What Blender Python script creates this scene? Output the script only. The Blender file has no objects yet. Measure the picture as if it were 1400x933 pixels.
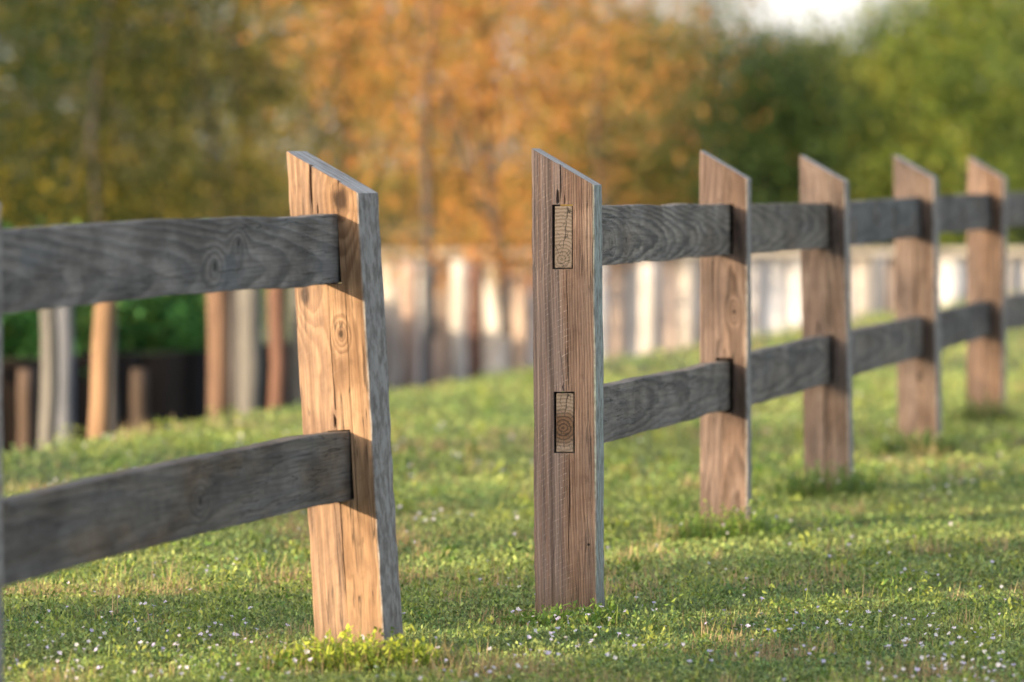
import bpy, math, random
import numpy as np
from mathutils import Vector, Matrix, noise

random.seed(7)
scene = bpy.context.scene
C = scene.collection
R = math.radians

# ------------------------------------------------------------------ camera, sky, sun, exposure
F = 7800.0            # focal length in pixels of the 1400 px wide photograph
HC = 0.977            # camera height
PITCH = math.atan((466.5 - 230) / F)
cam_d = bpy.data.cameras.new('camera'); cam = bpy.data.objects.new('camera', cam_d); C.objects.link(cam)
cam.location = (0, 0, HC); cam.rotation_euler = (R(90) - PITCH, 0, 0)
cam_d.sensor_width = 36; cam_d.lens = F / 1400 * 36
cam_d.clip_start = 0.1; cam_d.clip_end = 3000
cam_d.dof.use_dof = True; cam_d.dof.focus_distance = 12.5; cam_d.dof.aperture_fstop = 4.0
scene.camera = cam

SUN_EL = 13.0
SUN_AZ = 42.0         # light travels towards +X turned this many degrees towards +Y
tx, ty = math.cos(R(SUN_AZ)), math.sin(R(SUN_AZ))
sdir = Vector((-tx * math.cos(R(SUN_EL)), -ty * math.cos(R(SUN_EL)), math.sin(R(SUN_EL))))
w = bpy.data.worlds.new('World'); scene.world = w; w.use_nodes = True
nt = w.node_tree; bg = nt.nodes['Background']
sky = nt.nodes.new('ShaderNodeTexSky'); sky.sky_type = 'NISHITA'; sky.sun_disc = False
sky.sun_elevation = R(SUN_EL); sky.sun_rotation = math.atan2(sdir.x, sdir.y)
sky.air_density = 1.0; sky.dust_density = 5.0; sky.ozone_density = 0.6
tc = nt.nodes.new('ShaderNodeTexCoord'); sp_ = nt.nodes.new('ShaderNodeSeparateXYZ'); nt.links.new(tc.outputs['Generated'], sp_.inputs[0])
cn = nt.nodes.new('ShaderNodeTexNoise'); cn.inputs['Scale'].default_value = 3.0; cn.inputs['Detail'].default_value = 5; nt.links.new(tc.outputs['Generated'], cn.inputs['Vector'])
mr = nt.nodes.new('ShaderNodeMapRange'); nt.links.new(sp_.outputs[2], mr.inputs[0]); mr.inputs[1].default_value = 0.0; mr.inputs[2].default_value = .45; mr.inputs[3].default_value = .9; mr.inputs[4].default_value = .0
ad = nt.nodes.new('ShaderNodeMath'); ad.operation = 'MULTIPLY_ADD'; nt.links.new(cn.outputs[0], ad.inputs[0]); ad.inputs[1].default_value = .7; nt.links.new(mr.outputs[0], ad.inputs[2])
m2 = nt.nodes.new('ShaderNodeMapRange'); nt.links.new(ad.outputs[0], m2.inputs[0]); m2.inputs[1].default_value = .35; m2.inputs[2].default_value = 1.1; m2.inputs[3].default_value = .05; m2.inputs[4].default_value = .85
cm = nt.nodes.new('ShaderNodeMix'); cm.data_type = 'RGBA'; nt.links.new(m2.outputs[0], cm.inputs[0]); nt.links.new(sky.outputs[0], cm.inputs[6]); cm.inputs[7].default_value = (3.6, 3.45, 3.25, 1)
nt.links.new(cm.outputs[2], bg.inputs[0]); bg.inputs[1].default_value = 0.15
sl = bpy.data.lights.new('sun', 'SUN'); sl.energy = 3.0; sl.angle = R(0.6); sl.color = (1.0, 0.77, 0.50)
so = bpy.data.objects.new('sun', sl); C.objects.link(so); so.rotation_euler = sdir.to_track_quat('Z', 'Y').to_euler()
so.location = (-10, -5, 8)
vs = scene.view_settings; vs.view_transform = 'Standard'; vs.look = 'None'; vs.gamma = 1
vs.use_curve_mapping = False; vs.exposure = 1.78

def at(px, Y): return (px - 700) * Y / F
def zat(py, Y): return HC - (py - 230) * Y / F

# ------------------------------------------------------------------ object helpers
def tag(o, label=None, cat=None, group=None, kind=None):
    if label: o['label'] = label
    if cat: o['category'] = cat
    if group: o['group'] = group
    if kind: o['kind'] = kind
    return o
def empty(name, loc, rz=0):
    o = bpy.data.objects.new(name, None); o.location = loc; o.rotation_euler = (0, 0, rz); C.objects.link(o); return o
def link(name, me, mats=(), parent=None):
    o = bpy.data.objects.new(name, me); C.objects.link(o)
    for m in mats: me.materials.append(m)
    if parent: o.parent = parent
    return o
def np_mesh(name, V, F4=None, F3=None, col=None, mats=(), parent=None, smooth=False):
    me = bpy.data.meshes.new(name)
    n4 = 0 if F4 is None else len(F4); n3 = 0 if F3 is None else len(F3)
    me.vertices.add(len(V)); me.vertices.foreach_set('co', np.asarray(V, np.float32).ravel())
    parts = []
    if n4: parts.append(np.asarray(F4, np.int32).ravel())
    if n3: parts.append(np.asarray(F3, np.int32).ravel())
    li = np.concatenate(parts)
    me.loops.add(len(li)); me.loops.foreach_set('vertex_index', li)
    me.polygons.add(n4 + n3)
    st = np.concatenate([np.arange(n4) * 4, n4 * 4 + np.arange(n3) * 3]).astype(np.int32)
    tt = np.concatenate([np.full(n4, 4), np.full(n3, 3)]).astype(np.int32)
    me.polygons.foreach_set('loop_start', st); me.polygons.foreach_set('loop_total', tt)
    if smooth: me.polygons.foreach_set('use_smooth', np.ones(n4 + n3, bool))
    me.update(calc_edges=True)
    if col is not None:
        a = me.color_attributes.new('col', 'FLOAT_COLOR', 'POINT')
        c = np.ones((len(V), 4), np.float32); c[:, :3] = col
        a.data.foreach_set('color', c.ravel())
    return link(name, me, mats, parent)

# ------------------------------------------------------------------ shader helpers
class G:
    def __init__(s, name):
        s.m = bpy.data.materials.new(name); s.m.use_nodes = True; s.t = s.m.node_tree
        s.b = s.t.nodes['Principled BSDF']; s.out = s.t.nodes['Material Output']
    def n(s, typ): return s.t.nodes.new('ShaderNode' + typ)
    def put(s, sock, v):
        if isinstance(v, bpy.types.NodeSocket): s.t.links.new(v, sock)
        elif isinstance(v, (tuple, list)) and len(v) == 3 and sock.type == 'RGBA': sock.default_value = (*v, 1)
        else: sock.default_value = v
    def M(s, op, a, b=0.0, c=0.0, clamp=False):
        x = s.n('Math'); x.operation = op; x.use_clamp = clamp
        s.put(x.inputs[0], a); s.put(x.inputs[1], b); s.put(x.inputs[2], c); return x.outputs[0]
    def add(s, a, b): return s.M('ADD', a, b)
    def sub(s, a, b): return s.M('SUBTRACT', a, b)
    def mul(s, a, b): return s.M('MULTIPLY', a, b)
    def xyz(s, a, b, c):
        x = s.n('CombineXYZ'); s.put(x.inputs[0], a); s.put(x.inputs[1], b); s.put(x.inputs[2], c); return x.outputs[0]
    def noise(s, v, scale, detail=3.0, rough=.55, dist=0.0):
        x = s.n('TexNoise'); s.put(x.inputs['Vector'], v); x.inputs['Scale'].default_value = scale
        x.inputs['Detail'].default_value = detail; x.inputs['Roughness'].default_value = rough
        x.inputs['Distortion'].default_value = dist; return x.outputs[0]
    def step(s, v, lo, hi, a=0.0, b=1.0):
        x = s.n('MapRange'); x.interpolation_type = 'SMOOTHSTEP'
        s.put(x.inputs[0], v); x.inputs[1].default_value = lo; x.inputs[2].default_value = hi
        x.inputs[3].default_value = a; x.inputs[4].default_value = b; return x.outputs[0]
    def mix(s, f, a, b, mode='MIX'):
        x = s.n('Mix'); x.data_type = 'RGBA'; x.blend_type = mode; x.clamp_factor = True
        s.put(x.inputs[0], f); s.put(x.inputs[6], a); s.put(x.inputs[7], b); return x.outputs[2]
    def bump(s, h, strength, dist=0.002, normal=None):
        x = s.n('Bump'); x.inputs['Strength'].default_value = strength; x.inputs['Distance'].default_value = dist
        s.put(x.inputs['Height'], h)
        if normal is not None: s.put(x.inputs['Normal'], normal)
        return x.outputs[0]
    def coords(s):
        x = s.n('TexCoord'); y = s.n('SeparateXYZ'); s.t.links.new(x.outputs['Object'], y.inputs[0])
        return y.outputs[0], y.outputs[1], y.outputs[2]

def wood(name, seed, light, dark, pith=(0.02, .15), freq=190, taper=.02, wob=.03, knots=(), grey=(.2, .2, .205), greyamt=.3,
         rail=False, end=False, saw=0.0, teal=False, sideedge=None, contrast=.75, blotch=None):
    g = G(name); X, Y, Z = g.coords()
    if rail: a, b, l = Z, Y, X
    else: a, b, l = X, Y, Z
    # wobbling pith and growth cone
    ls = g.mul(l, 1.0)
    vw = g.xyz(g.mul(a, 6), g.mul(b, 6), g.add(g.mul(ls, 1.7 if rail else 2.0), seed * 3.7))
    n1 = g.sub(g.noise(vw, 1.0, 2.0, .45), .5)
    vf = g.xyz(g.mul(a, 40), g.mul(b, 40), g.add(g.mul(ls, 9), seed * 1.3))
    n2 = g.sub(g.noise(vf, 1.0, 3, .6), .5)
    da = g.sub(a, pith[0]); db = g.sub(b, pith[1])
    r = g.M('SQRT', g.add(g.mul(da, da), g.mul(db, db)))
    r = g.add(r, g.mul(ls, taper)); r = g.add(r, g.mul(n1, wob * 2)); r = g.add(r, g.mul(n2, .006))
    kd = None
    for (ka, kl, kr) in knots:
        u = g.sub(a, ka); v = g.mul(g.sub(l, kl), .55 if not rail else .7)
        q = g.add(g.mul(u, u), g.mul(v, v))
        e = g.M('EXPONENT', g.mul(q, -1.0 / (kr * 2.6) ** 2))
        r = g.sub(r, g.mul(e, .028))
        core = g.step(g.add(g.M('SQRT', q), g.mul(n2, kr * 1.2)), kr * .4, kr * .95, 1.0, 0.0)
        kd = core if kd is None else g.M('MAXIMUM', kd, core)
    ph = g.M('FRACT', g.mul(r, freq))
    ring = g.mul(g.step(ph, .05, .72), g.step(ph, .80, .97, 1.0, 0.0))     # late wood band, sharp on one side
    amt = g.mul(ring, g.step(g.noise(g.xyz(g.mul(a, 18), g.mul(b, 18), g.mul(l, 1.6)), 1.0, 2), .25, .75, .35, 1.0))
    fs_ = 210 if rail else 330
    vfib = g.xyz(g.mul(a, fs_), g.mul(b, fs_), g.add(g.mul(l, 6 if rail else 10), seed))
    fib = g.noise(vfib, 1.0, 3, .65)
    vst = g.xyz(g.mul(a, 28), g.mul(b, 28), g.add(g.mul(l, 2.2), seed * 5))
    st = g.noise(vst, 1.0, 4, .6)
    vsp = g.xyz(g.mul(a, 45), g.mul(b, 45), g.add(g.mul(l, 30), seed * 2))
    sp = g.noise(vsp, 1.0, 4, .7)
    col = g.mix(g.mul(amt, contrast), light, dark)
    col = g.mix(g.mul(g.step(st, .42, .68), greyamt), col, grey)
    if rail and not blotch: blotch = ((.17, .115, .075), .55)
    if blotch: col = g.mix(g.mul(g.step(g.noise(g.xyz(g.mul(a, 9), g.mul(b, 9), g.add(g.mul(l, 3.1), seed * 9)), 1.0, 3), .5, .7), blotch[1]), col, blotch[0])
    col = g.mix(g.step(fib, .3, .62, .55, 0.0), col, (.3, .28, .27), 'MULTIPLY')
    col = g.mix(g.step(sp, .25, .5, .45, 0.0), col, (.42, .38, .36), 'MULTIPLY')
    if kd is not None: col = g.mix(g.mul(kd, .9), col, (dark[0] * .13, dark[1] * .11, dark[2] * .10))
    # long dark drying checks
    ck = g.noise(g.xyz(g.mul(a, 75), g.mul(b, 75), g.add(g.mul(l, 2.6), seed * 4)), 1.0, 2, .5)
    ckm = g.mul(g.step(g.M('ABSOLUTE', g.sub(ck, .5)), .0, .02, 1.0, 0.0), g.step(st, .44, .54))
    col = g.mix(g.mul(ckm, .75), col, (.03, .024, .02))
    big = g.noise(g.xyz(g.mul(a, 7), g.mul(b, 7), g.add(g.mul(l, 4.2), seed * 7)), 1.0, 4, .6)
    col = g.mix(g.step(big, .38, .6, .75 if rail else .6, 0.0), col, (.42, .39, .38) if rail else (.45, .39, .35), 'MULTIPLY')
    h = g.sub(g.add(g.mul(fib, .5), g.mul(ring, .45)), g.mul(ckm, 1.2))
    h = g.add(h, g.mul(sp, .4))
    if saw:
        d = g.add(g.mul(l, 1.0), g.mul(a, -.45))
        d = g.add(d, g.mul(g.mul(a, a), 2.0))
        d = g.add(d, g.mul(g.noise(g.xyz(g.mul(a, 9), b, g.mul(l, 7)), 1.0, 2), .02))
        lines = g.step(g.M('FRACT', g.mul(d, 72)), .0, .22, 1.0, 0.0)
        msk = g.step(g.noise(g.xyz(g.mul(a, 200), b, g.mul(l, 90)), 1.0, 5, .75), .47, .62)
        side = g.step(g.add(a, g.mul(n1, .08)), -.005, .03, 1.0, .12)
        lm = g.mul(g.mul(lines, msk), g.mul(g.mul(side, saw), g.step(st, .35, .6, .15, 1.0)))
        col = g.mix(lm, col, (.55, .49, .47)); h = g.add(h, g.mul(lm, .5))
        left = g.step(g.add(a, g.mul(n1, .06)), -.012, .006, 1.0, 0.0)
        lst = g.noise(g.xyz(g.mul(a, 90), g.mul(b, 30), g.add(g.mul(l, 1.8), seed)), 1.0, 4, .6)
        col = g.mix(g.mul(left, .85 if saw > .5 else .25), col, g.mix(g.step(lst, .35, .65), (.115, .09, .092), (.22, .178, .175)))
        if saw > .5:      # long weathering streaks and one dark seam down the sawn side
            rst = g.noise(g.xyz(g.mul(a, 160), g.mul(b, 30), g.add(g.mul(l, 1.1), seed * 3)), 1.0, 4, .6)
            col = g.mix(g.step(rst, .5, .66, 0.0, .6), col, (.16, .095, .075)); col = g.mix(g.step(rst, .3, .44, .5, 0.0), col, (.47, .34, .27))
            seam = g.M('ABSOLUTE', g.add(g.add(a, .031), g.mul(g.sub(g.noise(g.xyz(0.0, 0.0, g.mul(l, 3.2)), 1.0, 3), .5), .03)))
            col = g.mix(g.mul(g.step(seam, .0, .0065, 1.0, 0.0), .7), col, (.045, .033, .032))
            hole = g.M('SQRT', g.add(g.M('POWER', g.sub(a, .052), 2.0), g.M('POWER', g.sub(l, .138), 2.0)))
            col = g.mix(g.step(hole, .0026, .0036, 1.0, 0.0), col, (.01, .008, .008))
        col = g.mix(g.mul(lm, .55), col, (.52, .46, .45))
    if sideedge is not None:
        tealn = g.noise(g.xyz(0.0, g.mul(b, 60), g.mul(l, 7)), 1.0, 4, .6)
        sc = g.mix(g.add(g.mul(fib, .5), g.mul(sp, .5)), (.10, .095, .095), (.44, .415, .395))
        if teal: sc = g.mix(g.step(tealn, .40, .58, .05, .55), sc, (.34, .46, .42))
        sc = g.mix(g.step(tealn, .62, .7, 0, .5), sc, (.12, .09, .07))
        sc = g.mix(g.step(sp, .35, .6, .7, 0.0), sc, (.35, .3, .28), 'MULTIPLY')
        col = g.mix(g.step(a, sideedge - .006, sideedge - .001), col, sc)
        geo = g.n('NewGeometry'); sx = g.n('SeparateXYZ'); g.t.links.new(geo.outputs['Normal'], sx.inputs[0])
        tn = g.noise(g.xyz(g.mul(a, 14), g.mul(b, 140), seed), 1.0, 4, .7)
        col = g.mix(g.step(sx.outputs[2], .5, .75), col, g.mix(g.step(tn, .3, .7), (.12, .10, .085), (.56, .53, .50)))
        # soil and damp near the ground
        col = g.mix(g.mul(g.step(g.add(l, g.mul(st, .16)), .03, .17, 1.0, 0.0), .7), col, (.085, .066, .045))
    g.put(g.b.inputs['Base Color'], col); g.b.inputs['Roughness'].default_value = .82
    g.b.inputs['Specular IOR Level'].default_value = .35
    g.put(g.b.inputs['Normal'], g.bump(h, .75, .0022))
    return g.m

def endgrain(name, seed, cy, cz, core):
    g = G(name); X, Y, Z = g.coords()
    u = g.sub(Y, cy); v = g.sub(Z, cz)
    r = g.M('SQRT', g.add(g.mul(u, u), g.mul(v, v)))
    n = g.noise(g.xyz(g.add(X, seed), g.mul(Y, 60), g.mul(Z, 60)), 1.0, 3)
    r2 = g.add(r, g.mul(n, .010))
    ring = g.step(g.M('FRACT', g.mul(r2, 125)), .3, .85)
    ang = g.M('ARCTAN2', u, v)
    cr = g.M('FRACT', g.add(g.mul(ang, 1.7), g.mul(n, .5)))
    chk = g.mul(g.step(cr, .0, .10, 1.0, 0.0), g.step(n, .38, .5))
    v2 = g.n('TexVoronoi'); v2.feature = 'DISTANCE_TO_EDGE'; v2.inputs['Scale'].default_value = 48; g.put(v2.inputs['Vector'], g.xyz(seed, Y, Z))
    chk = g.M('MAXIMUM', chk, g.mul(g.step(v2.outputs[0], .0, .045, .8, 0.0), g.step(n, .45, .6)))
    col = g.mix(g.mul(ring, .6), (.25, .205, .175), (.10, .075, .058))
    col = g.mix(g.step(g.add(r, g.mul(n, .03)), .035, .065, core, 0.0), col, g.mix(ring, (.12, .068, .04), (.045, .026, .017)))
    col = g.mix(chk, col, (.03, .025, .02))
    g.put(g.b.inputs['Base Color'], col); g.b.inputs['Roughness'].default_value = .9
    g.put(g.b.inputs['Normal'], g.bump(g.sub(g.mul(ring, .5), chk), .8, .002))
    return g.m

def leafmat(name, trans=.35, rough=.55):
    g = G(name); at_ = g.n('Attribute'); at_.attribute_name = 'col'
    geo = g.n('ObjectInfo')
    g.put(g.b.inputs['Base Color'], at_.outputs['Color']); g.b.inputs['Roughness'].default_value = rough
    g.b.inputs['Specular IOR Level'].default_value = .3
    tr = g.n('BsdfTranslucent'); g.t.links.new(at_.outputs['Color'], tr.inputs[0])
    mx = g.n('MixShader'); mx.inputs[0].default_value = trans
    g.t.links.new(g.b.outputs[0], mx.inputs[1]); g.t.links.new(tr.outputs[0], mx.inputs[2]); g.t.links.new(mx.outputs[0], g.out.inputs[0])
    return g.m
def plain(name, c1, c2, scale=6, rough=.85, stretch=(1, 1, 1), bump=.4):
    g = G(name); X, Y, Z = g.coords()
    n = g.noise(g.xyz(g.mul(X, stretch[0]), g.mul(Y, stretch[1]), g.mul(Z, stretch[2])), scale, 5, .6)
    g.put(g.b.inputs['Base Color'], g.mix(g.step(n, .3, .7), c1, c2)); g.b.inputs['Roughness'].default_value = rough
    g.put(g.b.inputs['Normal'], g.bump(n, bump, .01)); return g.m

M_leaf = leafmat('foliage'); M_grass = leafmat('grass_blades', .3, .5); M_petal = leafmat('petals', .25, .6)

# ------------------------------------------------------------------ the banks and the canal
GZ = -0.042            # level of the soil; the posts' feet stand in the turf
E = lambda Y: -1.83 + (Y - 20) * 0.227          # X of the near lawn's edge at depth Y
rs = np.random.RandomState(11)
def vnoise(x, y, s, seed=0):
    r = np.random.RandomState(seed).rand(256, 256)
    u = x / s + 100; v = y / s + 100
    i = np.floor(u).astype(int); j = np.floor(v).astype(int); fu = u - i; fv = v - j
    fu = fu * fu * (3 - 2 * fu); fv = fv * fv * (3 - 2 * fv); i %= 256; j %= 256; i1 = (i + 1) % 256; j1 = (j + 1) % 256
    return (r[i, j] * (1 - fu) + r[i1, j] * fu) * (1 - fv) + (r[i, j1] * (1 - fu) + r[i1, j1] * fu) * fv

def soilmat():
    g = G('lawn_soil'); X, Y, Z = g.coords(); v = g.xyz(X, Y, Z)
    n = g.noise(v, 14, 6, .7); n2 = g.noise(v, 1.2, 3)
    c = g.mix(g.step(n, .35, .65), (.035, .042, .014), (.085, .12, .03))
    c = g.mix(g.step(n2, .45, .7, 0, .5), c, (.13, .115, .05))
    g.put(g.b.inputs['Base Color'], c); g.b.inputs['Roughness'].default_value = .95
    g.put(g.b.inputs['Normal'], g.bump(n, .8, .03)); return g.m
M_soil = soilmat()
M_conc = plain('pale_concrete', (.44, .39, .33), (.56, .50, .43), 5)
def sheet(name, pts, z, m, base=None):
    me = bpy.data.meshes.new(name); n = len(pts)
    V = [(x, y, z) for x, y in pts]; Fs = [tuple(range(n))]
    if base is not None:
        V += [(x, y, base) for x, y in pts]
        Fs += [(i, i + n, (i + 1) % n + n, (i + 1) % n) for i in range(n)]
    me.from_pydata(V, [], Fs); me.update(); return tag(link(name, me, [m]), kind='structure')
sheet('lawn_ground', [(-600, -600), (900, -600), (900, 1500), (E(1500), 1500), (E(90), 90), (E(-80), -80), (-600, -90)], GZ, M_soil, -1.4)
FAR = [(-900, 60), (-60, 36), (at(-500, 27.5), 27.5), (at(0, 29), 29), (at(280, 30.5), 30.5), (at(470, 33), 33)]
WALL = [(at(478, 45.6), 45.6), (at(700, 46), 46), (at(900, 46.4), 46.4), (at(1100, 46.8), 46.8), (at(1400, 47.4), 47.4), (at(1600, 47.8), 47.8)]
sheet('far_bank_ground', FAR + [(x - .15, y + .1) for x, y in WALL] + [(8, 60), (330, 1500), (-900, 1500)], -.004, M_soil, -1.4)
gw = G('canal_water'); gw.b.inputs['Base Color'].default_value = (.012, .016, .012, 1); gw.b.inputs['Roughness'].default_value = .06
X, Y, Z = gw.coords(); gw.put(gw.b.inputs['Normal'], gw.bump(gw.noise(gw.xyz(X, Y, Z), 5, 3), .25, .03))
sheet('water', [(-1000, -700), (700, -700), (700, 2990), (-1000, 2990)], -.75, gw.m)

# ------------------------------------------------------------------ fence
def post_mesh(name, w_, s_, mort, cracks, seed, ztop, slope, wane=0.0, chips=()):
    """solid squared post: slanted top, two through mortises, real drying checks; local y runs into the post"""
    hw = w_ / 2; special = []
    for (m0, m1, z0, z1) in mort: special += [m0, m1]
    special = sorted(set(special))
    for c in cracks:
        cu = c[0]; special += [cu - c[3], cu, cu + c[3]]
    us = list(special)
    for u in np.linspace(-hw, hw, 19):
        if all(abs(u - q) > .0045 for q in special) or abs(abs(u) - hw) < 1e-6: us.append(float(u))
    us = sorted(set(round(u, 5) for u in us))
    zs = [z for m in mort for z in (m[2], m[3])]
    zr = list(zs)
    for z in np.linspace(-.2, .90, 100):
        if all(abs(z - q) > .004 for q in zs): zr.append(float(z))
    zr = sorted(zr); nz0 = len(zr); nt_ = 8; NZ = nz0 + nt_
    nd = 5; NU = len(us)
    ds = np.linspace(0, s_, nd + 1)
    V = []; key = {}
    m0, m1 = mort[0][0], mort[0][1]
    def v(i, j, k):
        kk = (i, j, k)
        if kk in key: return key[kk]
        u = us[i]; d = float(ds[k])
        zt = ztop - (u + hw) * slope
        z = zr[j] if j < nz0 else .90 + (zt - .90) * (j - nz0 + 1) / nt_
        x = u
        wob = noise.noise(Vector((u * 6, d * 6 + seed * 5, z * 3))) * .0022
        wob2 = noise.noise(Vector((u * 6 + 9, d * 6 + seed * 5, z * 3 + 4))) * .0022
        rough = noise.noise(Vector((u * 60, d * 60 + seed, z * 25))) * .0009
        if k == 0:
            for (cu, c0, c1, cw, cd) in cracks:
                if abs(u - cu) < cw * 1.01 and c0 <= z <= c1:
                    t = (z - c0) / (c1 - c0 + 1e-6); f = min(1, 6 * t, 6 * (1 - t))
                    if c1 > .93: f = min(1, 6 * t)
                    wd = f * (0.55 + .6 * abs(noise.noise(Vector((z * 9, seed, 2)))))
                    wig = noise.noise(Vector((z * 7, cu * 50, seed))) * .004 * f
                    x = cu + (u - cu) * max(.15, wd) + wig
                    if abs(u - cu) < 1e-4: d += cd * f
                    break
        if wane and u <= -hw + .0045 and k <= 1:
            wn = wane * (.5 + .8 * abs(noise.noise(Vector((z * 2.3, seed, 7)))) + .1)
            if abs(u + hw) < 1e-6 and k == 0: d += wn * 1.2
        edge = .0035 * abs(noise.noise(Vector((z * 11, seed, 5)))) + .005 * max(0, noise.noise(Vector((z * 5, seed * 3, u * 30))) - .3)
        if abs(abs(u) - hw) < 1e-6 and k in (0, nd): x -= math.copysign(edge, x)
        V.append((x + wob, d + wob2 + rough, z)); key[kk] = len(V) - 1; return key[kk]
    Fs = []
    def inhole(i, j):
        uc = (us[i] + us[i + 1]) / 2
        if j >= nz0 - 1: return False
        zc = (zr[j] + zr[j + 1]) / 2
        return any(a < uc < b and c < zc < d for (a, b, c, d) in mort)
    for i in range(NU - 1):
        for j in range(NZ - 1):
            if inhole(i, j): continue
            Fs.append((v(i, j, 0), v(i + 1, j, 0), v(i + 1, j + 1, 0), v(i, j + 1, 0)))
            Fs.append((v(i, j, nd), v(i, j + 1, nd), v(i + 1, j + 1, nd), v(i + 1, j, nd)))
    for j in range(NZ - 1):
        for k in range(nd):
            Fs.append((v(0, j, k), v(0, j + 1, k), v(0, j + 1, k + 1), v(0, j, k + 1)))
            Fs.append((v(NU - 1, j, k), v(NU - 1, j, k + 1), v(NU - 1, j + 1, k + 1), v(NU - 1, j + 1, k)))
    for i in range(NU - 1):
        for k in range(nd):
            Fs.append((v(i, 0, k), v(i, 0, k + 1), v(i + 1, 0, k + 1), v(i + 1, 0, k)))
            Fs.append((v(i, NZ - 1, k), v(i + 1, NZ - 1, k), v(i + 1, NZ - 1, k + 1), v(i, NZ - 1, k + 1)))
    for (a, b, c, d) in mort:
        ia = us.index(round(a, 5)); ib = us.index(round(b, 5)); jc = zr.index(c); jd = zr.index(d)
        for k in range(nd):
            for j in range(jc, jd):
                Fs.append((v(ia, j, k), v(ia, j, k + 1), v(ia, j + 1, k + 1), v(ia, j + 1, k)))
                Fs.append((v(ib, j, k), v(ib, j + 1, k), v(ib, j + 1, k + 1), v(ib, j, k + 1)))
            for i in range(ia, ib):
                Fs.append((v(i, jc, k), v(i + 1, jc, k), v(i + 1, jc, k + 1), v(i, jc, k + 1)))
                Fs.append((v(i, jd, k), v(i, jd, k + 1), v(i + 1, jd, k + 1), v(i + 1, jd, k)))
    me = bpy.data.meshes.new(name); me.from_pydata(V, [], Fs); me.update()
    return me

def rail_mesh(name, L, h, th, seed, bow=0.0):
    nx, nz, ny = 90, 8, 3
    V = []; key = {}; Fs = []; mi = []
    def v(i, j, k):
        kk = (i, j, k)
        if kk in key: return key[kk]
        x = L * i / nx; z = -h / 2 + h * j / nz; y = -th / 2 + th * k / ny
        q = 1.0 if 2 < i < nx - 2 else .3
        V.append((x, y + q * (.003 * noise.noise(Vector((x * 2, seed, z * 5))) + .0009 * noise.noise(Vector((x * 40, seed, z * 70)))),
                  z + q * (.0045 * noise.noise(Vector((x * 2.2, seed + 5, 0))) + .0014 * noise.noise(Vector((x * 30, seed, y * 30)))) + bow * math.sin(math.pi * i / nx)))
        key[kk] = len(V) - 1; return key[kk]
    def f(a, m=0): Fs.append(a); mi.append(m)
    for i in range(nx):
        for j in range(nz):
            f((v(i, j, 0), v(i + 1, j, 0), v(i + 1, j + 1, 0), v(i, j + 1, 0)))
            f((v(i, j, ny), v(i, j + 1, ny), v(i + 1, j + 1, ny), v(i + 1, j, ny)))
        for k in range(ny):
            f((v(i, 0, k), v(i, 0, k + 1), v(i + 1, 0, k + 1), v(i + 1, 0, k)))
            f((v(i, nz, k), v(i + 1, nz, k), v(i + 1, nz, k + 1), v(i, nz, k + 1)))
    for j in range(nz):
        for k in range(ny):
            f((v(0, j, k), v(0, j + 1, k), v(0, j + 1, k + 1), v(0, j, k + 1)), 1)
            f((v(nx, j, k), v(nx, j, k + 1), v(nx, j + 1, k + 1), v(nx, j + 1, k)), 1)
    me = bpy.data.meshes.new(name); me.from_pydata(V, [], Fs); me.update()
    me.polygons.foreach_set('material_index', mi)
    return me
def bev(o, wd=.002):
    b = o.modifiers.new('bevel', 'BEVEL'); b.width = wd; b.segments = 2; b.limit_method = 'ANGLE'; b.angle_limit = R(50)
    b.harden_normals = False; b.use_clamp_overlap = True

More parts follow.
